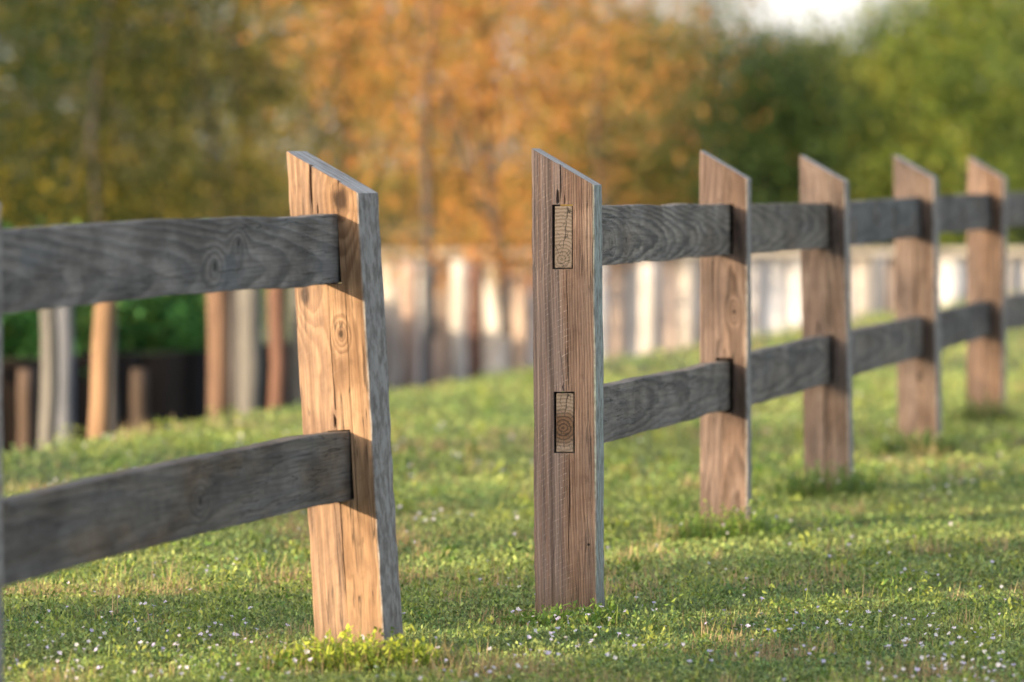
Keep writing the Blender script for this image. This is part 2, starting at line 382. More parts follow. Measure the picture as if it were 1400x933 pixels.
# face centre px at the base, depth, turn, lean(deg, top towards -x), top z, slope, w, upper rail (z0,z1), lower rail
SN, WD = (-.0245, .0218), (-.0205, .0275)
LT = (.40, .285, .205); DK = (.215, .13, .082)  # base wood tone; the long fence's darker li and dk include its shade
P = [
 dict(px=-92, Y=9.2, th=14, lean=0.0, zt=1.0, w=.14, up=(.731, .871), lo=(.275, .417), m=WD, cr=[], li=LT, dk=DK, kn=[], wane=0,
      label='nearest post, cut off by the left edge of the frame'),
 dict(px=478, Y=11.6, th=15, lean=3.45, zt=1.018, w=.148, up=(.742, .881), lo=(.302, .443), m=WD, li=(.38, .245, .148), dk=(.185, .10, .052),
      cr=[(-.024, .8821, 1.1, .0042, .03), (-.002, .05, .70, .0018, .012), (-.006, .4442, .478, .008, .022), (-.013, .8822, .91, .0045, .018), (.034, .20, .74, .0013, .010), (.032, .925, 1.1, .0045, .016)],
      kn=[(.036, .912, .020), (-.052, .724, .016), (.02, .64, .007)], wane=0,
      label='leaning sunlit post of bright orange-tan wood at the open end of the left fence'),
 dict(px=774, Y=12.7, th=8, lean=.45, zt=1.0215, w=.14, up=(.754, .893), lo=(.344, .476), m=SN, li=(.29, .20, .16), dk=(.12, .072, .054),
      cr=[(-.0055, .8965, 1.1, .0044, .04), (.0085, .4795, .7515, .0042, .04), (-.0135, .8955, .925, .0042, .016), (.0035, .8955, .920, .0035, .014), (.0085, .10, .342, .0014, .012), (-.002, .478, .492, .003, .012)],
      kn=[], wane=0, label='sharp weathered end post with saw marks, two exposed rail ends and a pale green side'),
 dict(px=989, Y=15.55, th=7, lean=0, zt=1.025, w=.131, up=(.741, .878), lo=(.311, .459), m=WD, li=(.20, .14, .114), dk=(.055, .032, .024),
      cr=[(-.014, .4602, .51, .003, .02), (.005, .4602, .485, .0025, .015), (-.03, .6, .74, .0018, .015), (-.012, .8793, .90, .007, .02)], kn=[(.03, .585, .006)], wane=.012,
      label='second post of the long fence, with looping grain and a warm lit left edge'),
 dict(px=1131, Y=17.5, th=9, lean=1.0, zt=1.018, w=.14, up=(.731, .869), lo=(.318, .463), m=WD, li=(.185, .14, .122), dk=(.062, .042, .034),
      cr=[(-.004, -.1, .317, .0045, .02), (.014, .48, .73, .0022, .015), (-.016, .4642, .51, .006, .02), (-.006, .8702, .90, .006, .02)], kn=[], wane=0, label='third post of the long fence, greyish brown toned for shade, with a crack below the lower rail'),
 dict(px=1255, Y=20.3, th=12, lean=1.1, zt=1.024, w=.143, up=(.733, .873), lo=(.308, .449), m=WD, li=(.185, .134, .11), dk=(.055, .035, .028),
      cr=[(.002, .4502, .73, .004, .02), (-.012, .8742, .90, .006, .02)], kn=[(-.03, 1.0, .016), (.012, .235, .012)], wane=.006, label='fourth post of the long fence, with a dark patch at its peak'),
 dict(px=1346, Y=22.5, th=11, lean=-.2, zt=1.021, w=.145, up=(.738, .876), lo=(.318, .452), m=WD, li=(.21, .138, .10), dk=(.065, .037, .026),
      cr=[(.02, .8772, 1.1, .006, .03), (.002, .4532, .737, .0055, .03), (.0, .0, .317, .003, .02)], kn=[], wane=0, label='farthest post in view, split by a dark crack from top to bottom'),
 dict(px=1440, Y=25.0, th=11, lean=.3, zt=1.02, w=.14, up=(.735, .875), lo=(.315, .455), m=WD, li=LT, dk=DK, cr=[], kn=[], wane=0,
      label='last post, beyond the right edge of the frame'),
]
S_ = .14
f1 = empty('wooden_fence', (at(P[0]['px'], P[0]['Y']), P[0]['Y'], 0))
tag(f1, 'blurred nearer fence stretch at left, ending in a leaning sunlit orange-tan post', 'fence', 'weathered two-rail fences across the lawn')
f2 = empty('wooden_fence', (at(774, 12.7), 12.7, 0))
tag(f2, 'long weathered two-rail fence running right and away from its sharply focused end post', 'fence', 'weathered two-rail fences across the lawn')
def world_parent(o, par):
    o.parent = par; o.matrix_parent_inverse = Matrix.Translation(par.location).inverted()
mats_p = []
for i, p in enumerate(P):
    mort = [(p['m'][0], p['m'][1], p['lo'][0] - .0005, p['lo'][1] + .001), (p['m'][0], p['m'][1], p['up'][0] - .0005, p['up'][1] + .001)]
    if i == 2: mort = [(-.0245, .0218, p['lo'][0] - .002, p['lo'][1] + .003), (-.0245, .0218, p['up'][0] - .002, p['up'][1] + .003)]
    me = post_mesh('post', p['w'], S_, mort, p['cr'], i * 1.7 + .3, p['zt'], .083 / .14 if i != 1 else .095 / .148, p['wane'])
    pith = [(.01, .16), (.015, .13), (-.30, .05), (.022, .085), (-.02, .12), (.02, .10), (-.02, .12), (.02, .17)][i]
    m = wood('weathered_post_wood', i + .5, p['li'], p['dk'], pith, freq=[150, 130, 165, 105, 100, 90, 90, 90][i], taper=[.012, .012, .012, .035, .02, .03, .02, .02][i],
             wob=[.02, .016, .010, .022, .02, .02, .02, .02][i], knots=p['kn'], greyamt=[.3, .1, .3, .3, .4, .3, .2, .3][i],
             grey=(.24, .205, .195), saw=[.2, .12, .8, .1, .1, .1, .1, .1][i], teal=(i == 2), sideedge=p['w'] / 2, contrast=[.7, .85, .8, 1.0, .95, .95, .95, .7][i])
    o = link('post', me, [m]); p['obj'] = o; mats_p.append(m)
    # lean about the base in the post's own face plane, then turn with the fence line
    o.matrix_world = Matrix.Translation((at(p['px'], p['Y']), p['Y'], 0)) @ Matrix.Rotation(R(-p['th']), 4, 'Z') @ Matrix.Rotation(R(-p['lean']), 4, 'Y')
    bev(o, .0022); o['label'] = p['label']
    world_parent(o, f1 if i < 2 else f2)

def rail(i0, i1, which, seed, knots, start=None, stop=None, li=(.25, .215, .185), dk=(.05, .045, .042), label=None, bow=0, core=.4, blotch=None, **kw):
    a, b = P[i0], P[i1]
    def pt(p, depth):
        z0, z1 = p[which]; zc = (z0 + z1) / 2
        M_ = Matrix.Translation((at(p['px'], p['Y']), p['Y'], 0)) @ Matrix.Rotation(R(-p['th']), 4, 'Z') @ Matrix.Rotation(R(-p['lean']), 4, 'Y')
        v = M_ @ Vector((0, depth, zc)); v.z = zc; return v
    A = pt(a, S_ * .52 if start is None else start); B = pt(b, S_ * .48 if stop is None else stop)
    d = (B - A); L = d.length; x = d.normalized(); y = Vector((0, 0, 1)).cross(x).normalized(); z = x.cross(y)
    h = ((a[which][1] - a[which][0]) + (b[which][1] - b[which][0])) / 2
    if i0 == 2: h = (a[which][1] - a[which][0]) - .001
    o_me = rail_mesh('rail', L, h, .039, seed, bow)
    m = wood('weathered_rail_wood', seed + .2, li, dk, kw.get('pith', (.01, .1)), freq=kw.get('freq', 120), taper=kw.get('taper', .02), wob=kw.get('wob', .012), knots=knots, rail=True,
             grey=(.17, .165, .165), greyamt=.5, contrast=kw.get('contrast', .85), blotch=blotch)
    e = endgrain('rail_end_grain', seed, .004, -.012 if which == 'lo' else -.05, core)
    o = link('rail', o_me, [m, e]); o.matrix_world = Matrix((( x.x, y.x, z.x, A.x), (x.y, y.y, z.y, A.y), (x.z, y.z, z.z, A.z), (0, 0, 0, 1)))
    bev(o, .0018)
    if label: o['label'] = label
    world_parent(o, f1 if i1 < 2 else f2)
    return L
brown = (.17, .115, .07)
rail(0, 1, 'up', 1, [(.026, 1.66, .014), (-.016, 1.50, .016)], stop=S_ - .004, bow=.006, blotch=((.08, .095, .12), .5), li=(.26, .235, .215), dk=(.045, .043, .045), pith=(-.03, .07), wob=.009, freq=82, taper=.05, contrast=.72, label='upper rail of the left fence, grey-blue with two dark knots')
rail(0, 1, 'lo', 2, [(.0, 1.35, .012)], stop=S_ - .004, bow=.008, li=(.17, .145, .125), dk=(.04, .037, .036), blotch=(brown, .7), freq=90, taper=.02, wob=.010, contrast=.7, label='lower rail of the left fence, darker and blotched')
rail(2, 3, 'up', 3, [(-.018, .62, .008), (-.014, .86, .009)], start=.003, li=(.34, .295, .25), dk=(.038, .034, .032), core=.15, pith=(-.02, .07), wob=.013, freq=130, taper=.035, contrast=1.0, label='upper rail from the sharp end post, with looping grain round small knots')
rail(2, 3, 'lo', 4, [], start=.003, core=.95, blotch=((.13, .12, .115), .5), freq=130, taper=.012, wob=.009, dk=(.045, .04, .038), contrast=.8, label='lower rail from the sharp end post, with rough split grain')
rail(3, 4, 'up', 5, [(.02, 1.2, .012)], li=(.24, .205, .165), dk=(.05, .043, .038), wob=.015, freq=90, pith=(0, .08), taper=.04)
rail(3, 4, 'lo', 6, [], blotch=((.06, .07, .08), .5), freq=90)
rail(4, 5, 'up', 7, [(0, 1.7, .014)], li=(.16, .16, .16), dk=(.055, .06, .066), freq=60)
rail(4, 5, 'lo', 8, [], freq=80)
rail(5, 6, 'up', 9, [], li=(.18, .165, .15), freq=60)
rail(5, 6, 'lo', 10, [], li=(.15, .135, .12), freq=60)
rail(6, 7, 'up', 11, [], freq=80)
rail(6, 7, 'lo', 12, [], freq=80)

# ------------------------------------------------------------------ grass
def basis(n, tiltmin, tiltmax, r):
    az = r.rand(n) * 2 * np.pi; ti = tiltmin + r.rand(n) * (tiltmax - tiltmin)
    d = np.stack([np.sin(ti) * np.cos(az), np.sin(ti) * np.sin(az), np.cos(ti)], 1)
    s = np.stack([-np.sin(az), np.cos(az), np.zeros(n)], 1)
    return d, s
def blades(P0, L, W, tmin, tmax, col, r):
    n = len(P0); d, s = basis(n, tmin, tmax, r)
    up = np.array([0, 0, 1.])
    bend = (r.rand(n) * .5)[:, None]
    mid = P0 + d * (L * .55)[:, None]
    d2 = d + np.stack([d[:, 0], d[:, 1], -np.abs(d[:, 2])], 1) * bend; d2 /= np.linalg.norm(d2, axis=1)[:, None]
    tip = mid + d2 * (L * .45)[:, None]
    hw = (W / 2)[:, None] * s
    V = np.stack([P0 - hw, P0 + hw, mid + hw * .85, mid - hw * .85, tip], 1).reshape(-1, 3)
    b = np.arange(n)[:, None] * 5
    return V, b + np.array([[0, 1, 2, 3]]), b + np.array([[3, 2, 4]]), np.repeat(col, 5, 0)
def leaves(P0, L, W, tmin, tmax, col, r):
    n = len(P0); d, s = basis(n, tmin, tmax, r)
    roll = (r.rand(n) - .5)[:, None] * 1.6
    nn = np.cross(d, s); s = s * np.cos(roll) + nn * np.sin(roll); nn = np.cross(s, d)
    hw = (W / 2)[:, None] * s; fold = nn * (W * .22)[:, None]
    tip = P0 + d * L[:, None] ; m = P0 + d * (L * .52)[:, None]
    V = np.stack([P0, m + hw + fold, tip, m - hw + fold], 1).reshape(-1, 3)
    b = np.arange(n)[:, None] * 4
    return V, None, np.concatenate([b + np.array([[0, 1, 2]]), b + np.array([[0, 2, 3]])]), np.repeat(col, 4, 0)
def merge(parts):
    Vs, F4, F3, Cs = [], [], [], []; o = 0
    for (V, a, b, c) in parts:
        Vs.append(V); Cs.append(c)
        if a is not None: F4.append(a + o)
        if b is not None: F3.append(b + o)
        o += len(V)
    return np.concatenate(Vs), (np.concatenate(F4) if F4 else None), (np.concatenate(F3) if F3 else None), np.concatenate(Cs)
def lerp(a, b, t): return a[None, :] * (1 - t[:, None]) + b[None, :] * t[:, None]
A_ = lambda *v: np.array(v, float)

def dryness(x, y):
    d = vnoise(x, y, .45, 3) * .6 + vnoise(x, y, .14, 4) * .4
    d = np.clip((d - .60) * 3.5, 0, .75)
    for (cx, cy, rx, ry, s) in DRY:
        d = np.maximum(d, s * np.exp(-((x - cx) / rx) ** 2 - ((y - cy) / ry) ** 2))
    return d
def gp(px, py):                       # point of the lawn seen at a pixel
    Y_ = HC * F / (py - 230); return at(px, Y_), Y_
DRY = []
for (px, py, rx, ry, s) in [(690, 905, .14, .25, .9), (800, 920, .16, .15, .8), (1060, 880, .16, .25, .85), (1000, 860, .1, .2, .6), (1270, 905, .13, .2, .9), (1360, 925, .1, .12, .7), (1170, 925, .12, .12, .8), (480, 890, .05, .10, .8)]:
    c = gp(px, py); DRY.append((c[0], c[1], rx, ry, s))
def region(n, y0, y1, r, margin):
    y = np.sqrt(r.rand(n) * (y1 ** 2 - y0 ** 2) + y0 ** 2)
    hwid = y * 700 / F + margin
    x = (r.rand(n) * 2 - 1) * hwid
    k = x > (-1.83 + (y - 20) * 0.227) + .02
    return x[k], y[k]
def hum(x, y): return .55 * vnoise(x, y, .22, 8) + .45 * vnoise(x, y, .07, 9)
parts = []
for (y0, y1, nb, nl, sc, mg) in [(10.2, 13.5, 80000, 190000, 1.0, .35), (13.5, 18, 60000, 110000, 1.35, .5), (18, 28, 45000, 65000, 2.0, .8), (28, 60, 50000, 35000, 3.4, 1.5), (3, 10.2, 25000, 0, 2.2, 2.5)]:
    if nb:
        x, y = region(nb, y0, y1, rs, mg); n = len(x); h = .014 + .040 * hum(x, y); dr = dryness(x, y)
        isdry = rs.rand(n) < (.15 + .85 * dr)
        c = lerp(A_(.15, .23, .065), A_(.38, .41, .14), rs.rand(n)) * (.7 + .6 * rs.rand(n))[:, None]
        cd = lerp(A_(.44, .35, .19), A_(.28, .21, .11), rs.rand(n)); c = np.where(isdry[:, None], cd, c)
        P0 = np.stack([x, y, rs.rand(n) * .006], 1)
        parts.append(blades(P0, (h * (.62 + .4 * rs.rand(n)) * (1 + .6 * dr * isdry) * (1 + .12 * (sc - 1))), np.full(n, .0021 * sc), .05, 1.0, c, rs))
    if nl:
        x, y = region(nl, y0, y1, rs, mg); n = len(x); h = .004 + .040 * hum(x, y); dr = dryness(x, y)
        k = rs.rand(n) > dr * .97; x, y, h = x[k], y[k], h[k]; n = len(x)
        patch = vnoise(x, y, .5, 21)
        c = lerp(A_(.11, .22, .07), A_(.38, .44, .14), np.clip(patch * .7 + rs.rand(n) * .7 - .2, 0, 1)) * (.45 + 1.05 * rs.rand(n) ** 1.4)[:, None]
        P0 = np.stack([x, y, h * (.35 + .75 * rs.rand(n))], 1)
        parts.append(leaves(P0, (.0075 + .007 * rs.rand(n)) * sc, (.0042 + .0035 * rs.rand(n)) * sc, .5, 1.7, c, rs))
# scattered taller sprigs and straw tufts that break up the sward
for (y0, y1, nt_, mg) in [(10.4, 14, 420, .3), (14, 22, 420, .6), (22, 40, 250, 1)]:
    x, y = region(nt_, y0, y1, rs, mg); m_ = 46; k_ = rs.rand(len(x)); dr = dryness(x, y)
    X_ = np.repeat(x, m_); Y_ = np.repeat(y, m_); n = len(X_); kk = np.repeat(k_, m_); sc = np.repeat(.7 + .8 * rs.rand(len(x)), m_)
    X_ = X_ + rs.normal(0, .022, n) * sc; Y_ = Y_ + rs.normal(0, .03, n) * sc
    isl = rs.rand(n) < .75; zz = (.012 + .048 * rs.rand(n)) * sc
    dryt = (np.repeat(dr, m_) > .35) | (kk > .86)
    c = lerp(A_(.10, .20, .04), A_(.42, .46, .10), np.clip(kk * .8 + rs.rand(n) * .4 - .1, 0, 1)) * (.6 + .7 * rs.rand(n))[:, None]
    q = isl & ~dryt; far_ = 1.0 if y0 < 14 else 1.5
    parts.append(leaves(np.stack([X_, Y_, zz], 1)[q], (.009 + .009 * rs.rand(q.sum())) * far_, (.005 + .004 * rs.rand(q.sum())) * far_, .4, 1.5, c[q], rs))
    q = ~q; cd = np.where((dryt & (rs.rand(n) < .8))[:, None], lerp(A_(.50, .40, .22), A_(.30, .22, .12), rs.rand(n)), c)
    parts.append(blades(np.stack([X_, Y_, zz * 0], 1)[q], ((.03 + .045 * rs.rand(n)) * sc)[q], np.full(q.sum(), .0023 * far_), .05, 1.1, cd[q], rs))
V, a4, a3, cc = merge(parts)
V[:, 2] += GZ
tag(np_mesh('grass', V, a4, a3, cc, [M_grass]), 'short green lawn grass mixed with small creeping leaves and dry straw-coloured patches', 'grass', kind='stuff')

# tiny white and lavender flowers in the lawn
def flowers(pts, size, r):
    n = len(pts); az = r.rand(n) * 2 * np.pi
    ti = r.rand(n) * .9; N = np.stack([np.sin(ti) * np.cos(az), np.sin(ti) * np.sin(az) - .35, np.cos(ti)], 1); N /= np.linalg.norm(N, axis=1)[:, None]
    U = np.cross(N, A_(.3, .1, .9)); U /= np.linalg.norm(U, axis=1)[:, None]; W = np.cross(N, U)
    lav = r.rand(n)[:, None]; c = (1 - lav) * A_(.80, .78, .80)[None] + lav * A_(.52, .48, .78)[None]
    Vs, F3s, Cs = [], [], []; o = 0
    a0 = r.rand(n) * 6
    for k in range(5):
        a = a0 + k * 2 * np.pi / 5 + (r.rand(n) - .5) * .2; ln = size * (.42 + .2 * r.rand(n)); 
        dd = U * np.cos(a)[:, None] + W * np.sin(a)[:, None]; ss = -U * np.sin(a)[:, None] + W * np.cos(a)[:, None]
        tip = pts + dd * ln[:, None] + N * (ln * .25)[:, None]
        mid = pts + dd * (ln * .65)[:, None] + N * (ln * .3)[:, None]
        q = ss * (ln * .38)[:, None]
        Vs.append(np.stack([pts, mid + q, tip, mid - q], 1).reshape(-1, 3)); b = np.arange(n)[:, None] * 4 + o
        F3s += [b + np.array([[0, 1, 2]]), b + np.array([[0, 2, 3]])]; Cs.append(np.repeat(c, 4, 0)); o += 4 * n
    # short tube below
    st = pts - N * (size * .9)[:, None]
    q = U * (size * .09)[:, None]
    Vs.append(np.stack([st, pts + q, pts - q], 1).reshape(-1, 3)); F3s.append(np.arange(n)[:, None] * 3 + o + np.array([[0, 1, 2]])); Cs.append(np.repeat(c * .7, 3, 0))
    return np.concatenate(Vs), None, np.concatenate(F3s), np.concatenate(Cs)
fx, fy = [], []
for (px, py, sx, sy, n) in [(190, 880, 150, 34, 95), (230, 800, 140, 30, 22), (860, 860, 110, 30, 22), (780, 850, 45, 14, 22), (620, 900, 50, 22, 16), (1330, 890, 60, 22, 50), (1210, 850, 150, 30, 45), (1110, 830, 90, 14, 12), (700, 790, 40, 20, 6),
                            (980, 720, 220, 26, 14), (620, 690, 120, 14, 14), (150, 650, 150, 12, 18), (1290, 760, 90, 25, 12), (330, 690, 160, 12, 16), (280, 590, 160, 12, 20), (1300, 640, 100, 20, 14), (700, 600, 250, 20, 26), (1100, 560, 200, 20, 16)]:
    n = int(n * 1.7); qx = rs.normal(px, sx * 1.1, n); qy = np.clip(rs.normal(py, sy, n), py - 2 * sy, 960)
    for u, v_ in zip(qx, qy):
        X_, Y_ = gp(u, v_ + 20 * 12 / (HC * F / (v_ - 230)))
        if X_ > E(Y_) + .1: fx.append(X_); fy.append(Y_)
fx = np.array(fx); fy = np.array(fy); n = len(fx)
pts = np.stack([fx, fy, GZ + .026 + .024 * hum(fx, fy) + .012 * rs.rand(n)], 1)
V, a4, a3, cc = flowers(pts, (.0072 + .004 * rs.rand(n)) + np.clip(fy - 13, 0, 20) * .0004, rs)
tag(np_mesh('lawn_flowers', V, a4, a3, cc, [M_petal]), 'tiny white and lavender flowers sprinkled through the lawn', 'flowers', kind='stuff')

# leafy weeds round the feet of the posts
def weed(px, Y_, spread, n, h, col1, col2, nf, label, seed, dry=0.0, sx=1.0):
    r = np.random.RandomState(seed); X0 = at(px, Y_); col1 = col1 * 1.25; col2 = col2 * 1.35; h = h * 1.35
    t = empty('weed_clump', (X0, Y_, GZ)); tag(t, label, 'weeds', 'weeds at the feet of the fence posts')
    ns = n // 9; a = r.rand(ns) * 2 * np.pi; rad = spread * np.sqrt(r.rand(ns))
    bx = rad * np.cos(a) * sx; by = rad * np.sin(a) * .55
    hh = h * (.45 + .6 * r.rand(ns)) * (1.1 - .5 * rad / spread)
    lean = (r.rand(ns, 2) - .5) * .9
    Ps = []; top = []
    for k in range(9):
        f = (k + 1) / 9
        Ps.append(np.stack([bx + lean[:, 0] * hh * f, by + lean[:, 1] * hh * f, hh * f], 1) + (r.rand(ns, 3) - .5) * .004)
    B = np.concatenate(Ps); nn = len(B)
    c = lerp(col1, col2, np.clip(B[:, 2] / h + (r.rand(nn) - .5) * .6, 0, 1))
    pl = [leaves(B, .010 + .010 * r.rand(nn), .0055 + .005 * r.rand(nn), .4, 1.6, c, r)]
    st0 = np.stack([bx, by, np.zeros(ns)], 1); st1 = Ps[-1]
    q = np.array([.0008, 0, 0])
    Vs = np.stack([st0 - q, st0 + q, st1 + q, st1 - q], 1).reshape(-1, 3)
    pl.append((Vs, np.arange(ns)[:, None] * 4 + np.array([[0, 1, 2, 3]]), None, np.repeat(np.tile(col1 * .9, (ns, 1)), 4, 0)))
    nd_ = int(n * .25 + dry * n)
    x = r.normal(0, spread * .6 * sx, nd_); y = r.normal(0, spread * .35, nd_)
    cd = lerp(A_(.30, .24, .11), A_(.10, .16, .03), (r.rand(nd_) > dry + .15) * 1.0)
    pl.append(blades(np.stack([x, y, x * 0], 1), h * (.4 + .7 * r.rand(nd_)), np.full(nd_, .0022), .1, 1.0, cd, r))
    V, a4, a3, cc = merge(pl); np_mesh('foliage', V, a4, a3, cc, [M_leaf], t)
    if nf:
        idx = r.choice(ns, nf); pp = st1[idx] + A_(0, 0, .006)
        
        for q_ in pp:
            V, a4, a3, cc = flowers(q_[None, :], .009 + .004 * r.rand(1), r); np_mesh('flower', V, a4, a3, cc, [M_petal], t)
yg1, yg2 = A_(.12, .20, .03), A_(.42, .46, .06)  # bright yellow-green has the sunlight on these weeds mixed into the colour
weed(488, 11.40, .17, 2600, .068, yg1, yg2, 6, 'weeds in a painted sunlit yellow-green and dry straw at the foot of the leaning sunlit post', 1, .35, 1.0)
weed(775, 12.5, .13, 1300, .042, A_(.06, .13, .025), A_(.15, .24, .04), 13, 'low weeds with white flowers at the foot of the sharply focused post', 2, .25)
weed(822, 12.6, .035, 160, .055, A_(.06, .13, .025), A_(.20, .30, .05), 2, 'small sprig at the lower right corner of the sharply focused post', 12, .1)
weed(1003, 15.35, .15, 1300, .085, A_(.06, .13, .03), A_(.2, .28, .05), 7, 'leafy weeds with pale flowers at the foot of the second post of the long fence', 3, .05)
weed(1135, 17.3, .16, 1200, .10, A_(.05, .11, .03), A_(.12, .20, .05), 5, 'dark green weeds at the foot of the third post of the long fence', 4, .05)
weed(1258, 20.1, .15, 900, .085, A_(.05, .10, .03), A_(.13, .19, .06), 5, 'weeds at the foot of the fourth post of the long fence, in shade', 5, .05)
weed(1342, 22.3, .15, 800, .11, A_(.05, .10, .03), A_(.20, .22, .08), 4, 'taller weeds at the foot of the farthest post in view', 6, .1)

# ------------------------------------------------------------------ trees
bark = plain('grey_brown_bark', (.10, .08, .065), (.2, .165, .14), 9, stretch=(2, 2, .4))
barklight = plain('pale_orange_bark', (.32, .21, .13), (.48, .33, .21), 9, stretch=(2, 2, .4))
barkdark = plain('dark_bark', (.03, .028, .03), (.08, .07, .065), 9, stretch=(2, 2, .4))
def limb(V, Fs, p0, p1, r0, r1, rnd, seg=6, sides=8, wob=.04):
    d = p1 - p0; q = d.to_track_quat('Z', 'Y'); ring0 = None; off = Vector((0, 0, 0))
    for k in range(seg + 1):
        f = k / seg; c = p0 + d * f + Vector((rnd.uniform(-1, 1), rnd.uniform(-1, 1), 0)) * wob * d.length * .3 * (k > 0)
        r_ = r0 + (r1 - r0) * f; ring = []
        for s in range(sides):
            a = 2 * math.pi * s / sides; v = q @ Vector((math.cos(a), math.sin(a), 0)) * r_ * rnd.uniform(.88, 1.12)
            V.append(c + v); ring.append(len(V) - 1)
        if ring0: Fs += [(ring0[s], ring0[(s + 1) % sides], ring[(s + 1) % sides], ring[s]) for s in range(sides)]
        ring0 = ring
    Fs.append(tuple(ring0))
def tree(name, label, cat, X0, Y_, trunk_r, zc0, zc1, rad, nclump, per, leaf, cols, seed, group=None, bm=None, lean=(0, 0), z0=0, sig=.16, shape='egg', trunkvis=True, density_fn=None, yrad=None, wob=.02):
    r = np.random.RandomState(seed); rnd = random.Random(seed)
    t = empty(name, (X0, Y_, z0)); tag(t, label, cat, group)
    H = zc1 - zc0; V = []; Fs = []; top = Vector((lean[0], lean[1], zc0 + H * .8)); yrad = yrad or rad
    limb(V, Fs, Vector((0, 0, -.3)), top, trunk_r * 1.15, trunk_r * .3, rnd, seg=9, wob=wob)
    cl = []
    for i in range(nclump):
        for _ in range(20):
            u = r.rand(); a = r.rand() * 2 * np.pi
            if shape == 'col': prof = 1.0
            elif shape == 'egg2': prof = (.55 + .45 * math.sin(u * 2.6 + .4)) * (.85 + .25 * math.sin(3 * a + seed))
            elif shape == 'cone': prof = max(.12, min(1.0, u * 7 + .35)) * (1 - u * .8)
            else: prof = math.sqrt(max(.02, 1 - (2 * u - 1) ** 2)) * (.8 + .35 * math.sin(3 * a + seed))
            rr = prof * (r.rand() ** .45)
            p = np.array([rr * rad * math.cos(a), rr * yrad * math.sin(a), zc0 + u * H + r.normal(0, .1)])
            if density_fn is None or density_fn(p + np.array([X0, Y_, z0])): cl.append(p); break
    cl = np.array(cl)
    for i in range(0, len(cl), max(1, len(cl) // 22)):
        b = Vector(cl[i]); f = max(.25, min(.98, (b.z - .25 * math.hypot(b.x, b.y)) / top.z)); st = Vector((0, 0, 0)).lerp(top, f)
        limb(V, Fs, st, b, trunk_r * .35 * (1.1 - f), .006, rnd, seg=4, sides=5, wob=.12)
    me = bpy.data.meshes.new('trunk'); me.from_pydata(V, [], Fs); me.update()
    for pl in me.polygons: pl.use_smooth = True
    link('trunk', me, [bm or bark], t)
    n = len(cl) * per; ci = np.repeat(np.arange(len(cl)), per)
    sg = sig * (.6 + .8 * r.rand(len(cl)))[ci][:, None]
    pos = cl[ci] + r.normal(0, 1, (n, 3)) * sg * A_(1, 1, .75)
    if trunkvis: pos[:, 2] = np.maximum(pos[:, 2], zc0 - .15 + .15 * r.rand(n))
    cols = np.array(cols, float); pick = r.randint(0, len(cols), len(cl)); c = cols[pick][ci]
    other = cols[r.randint(0, len(cols), n)]; c = np.where((r.rand(n) < .3)[:, None], other, c) * (.75 + .5 * r.rand(n))[:, None]
    L = leaf * (.6 + .8 * r.rand(n))
    V, a4, a3, cc = leaves(pos, L, L * .5, .2, 2.6, c, r)
    np_mesh('crown', V, a4, a3, cc, [M_leaf], t)
    return t
orange = [(.52, .23, .065), (.48, .19, .055), (.42, .26, .065), (.32, .26, .07), (.54, .28, .08), (.46, .21, .06)]
olive = [(.27, .26, .06), (.36, .28, .07), (.18, .21, .06), (.40, .26, .07)]
darkg = [(.016, .034, .006), (.024, .045, .007), (.06, .065, .009), (.26, .20, .02), (.014, .028, .007), (.03, .045, .008)]
green = [(.15, .22, .04), (.20, .27, .05), (.06, .11, .03), (.32, .33, .06)]
deep = [(.04, .08, .025), (.08, .13, .03), (.028, .055, .02)]
mixd = [(.24, .25, .08), (.17, .22, .08), (.38, .29, .10), (.28, .26, .09)]
gC = 'cypress trees along the canal'
for k, (px, Y_, z0, rad, nc, cols, lb) in enumerate([
        (120, 50, .10, 2.0, 470, darkg, 'dark green and yellow cypress over the pale orange leaning piling'),
        (-120, 54, .1, 2.0, 400, darkg, 'dark mossy cypress half out of frame at the far left edge'),
        (300, 56, .10, 1.6, 240, darkg[2:] + olive, 'mixed dark and yellow-green cypress left of the leaning sunlit post'),
        (455, 58, .05, 1.5, 250, olive, 'olive yellow cypress directly behind the leaning sunlit post'),
        (592, 45.1, .24, 1.25, 140, orange, 'orange cypress just right of the leaning sunlit post'),
        (690, 45.3, .22, 1.3, 160, orange, 'orange cypress just left of the sharply focused post'),
        (815, 56, .10, 1.4, 170, orange + mixd, 'rusty orange cypress just right of the sharply focused post')]):
    tree('cypress_tree', lb, 'tree', at(px, Y_), Y_, .036, z0, 8.5, rad, int(nc * .75), 130, .06, cols, 31 + k, gC, barkdark, shape='egg2', sig=.32, z0=0 if Y_ > 46 or px < 500 else -.06, lean=([.5, -.3, -.45, .35, .25, -.3, .4][k], 0), wob=.06)
gB = 'trees on the far bank'
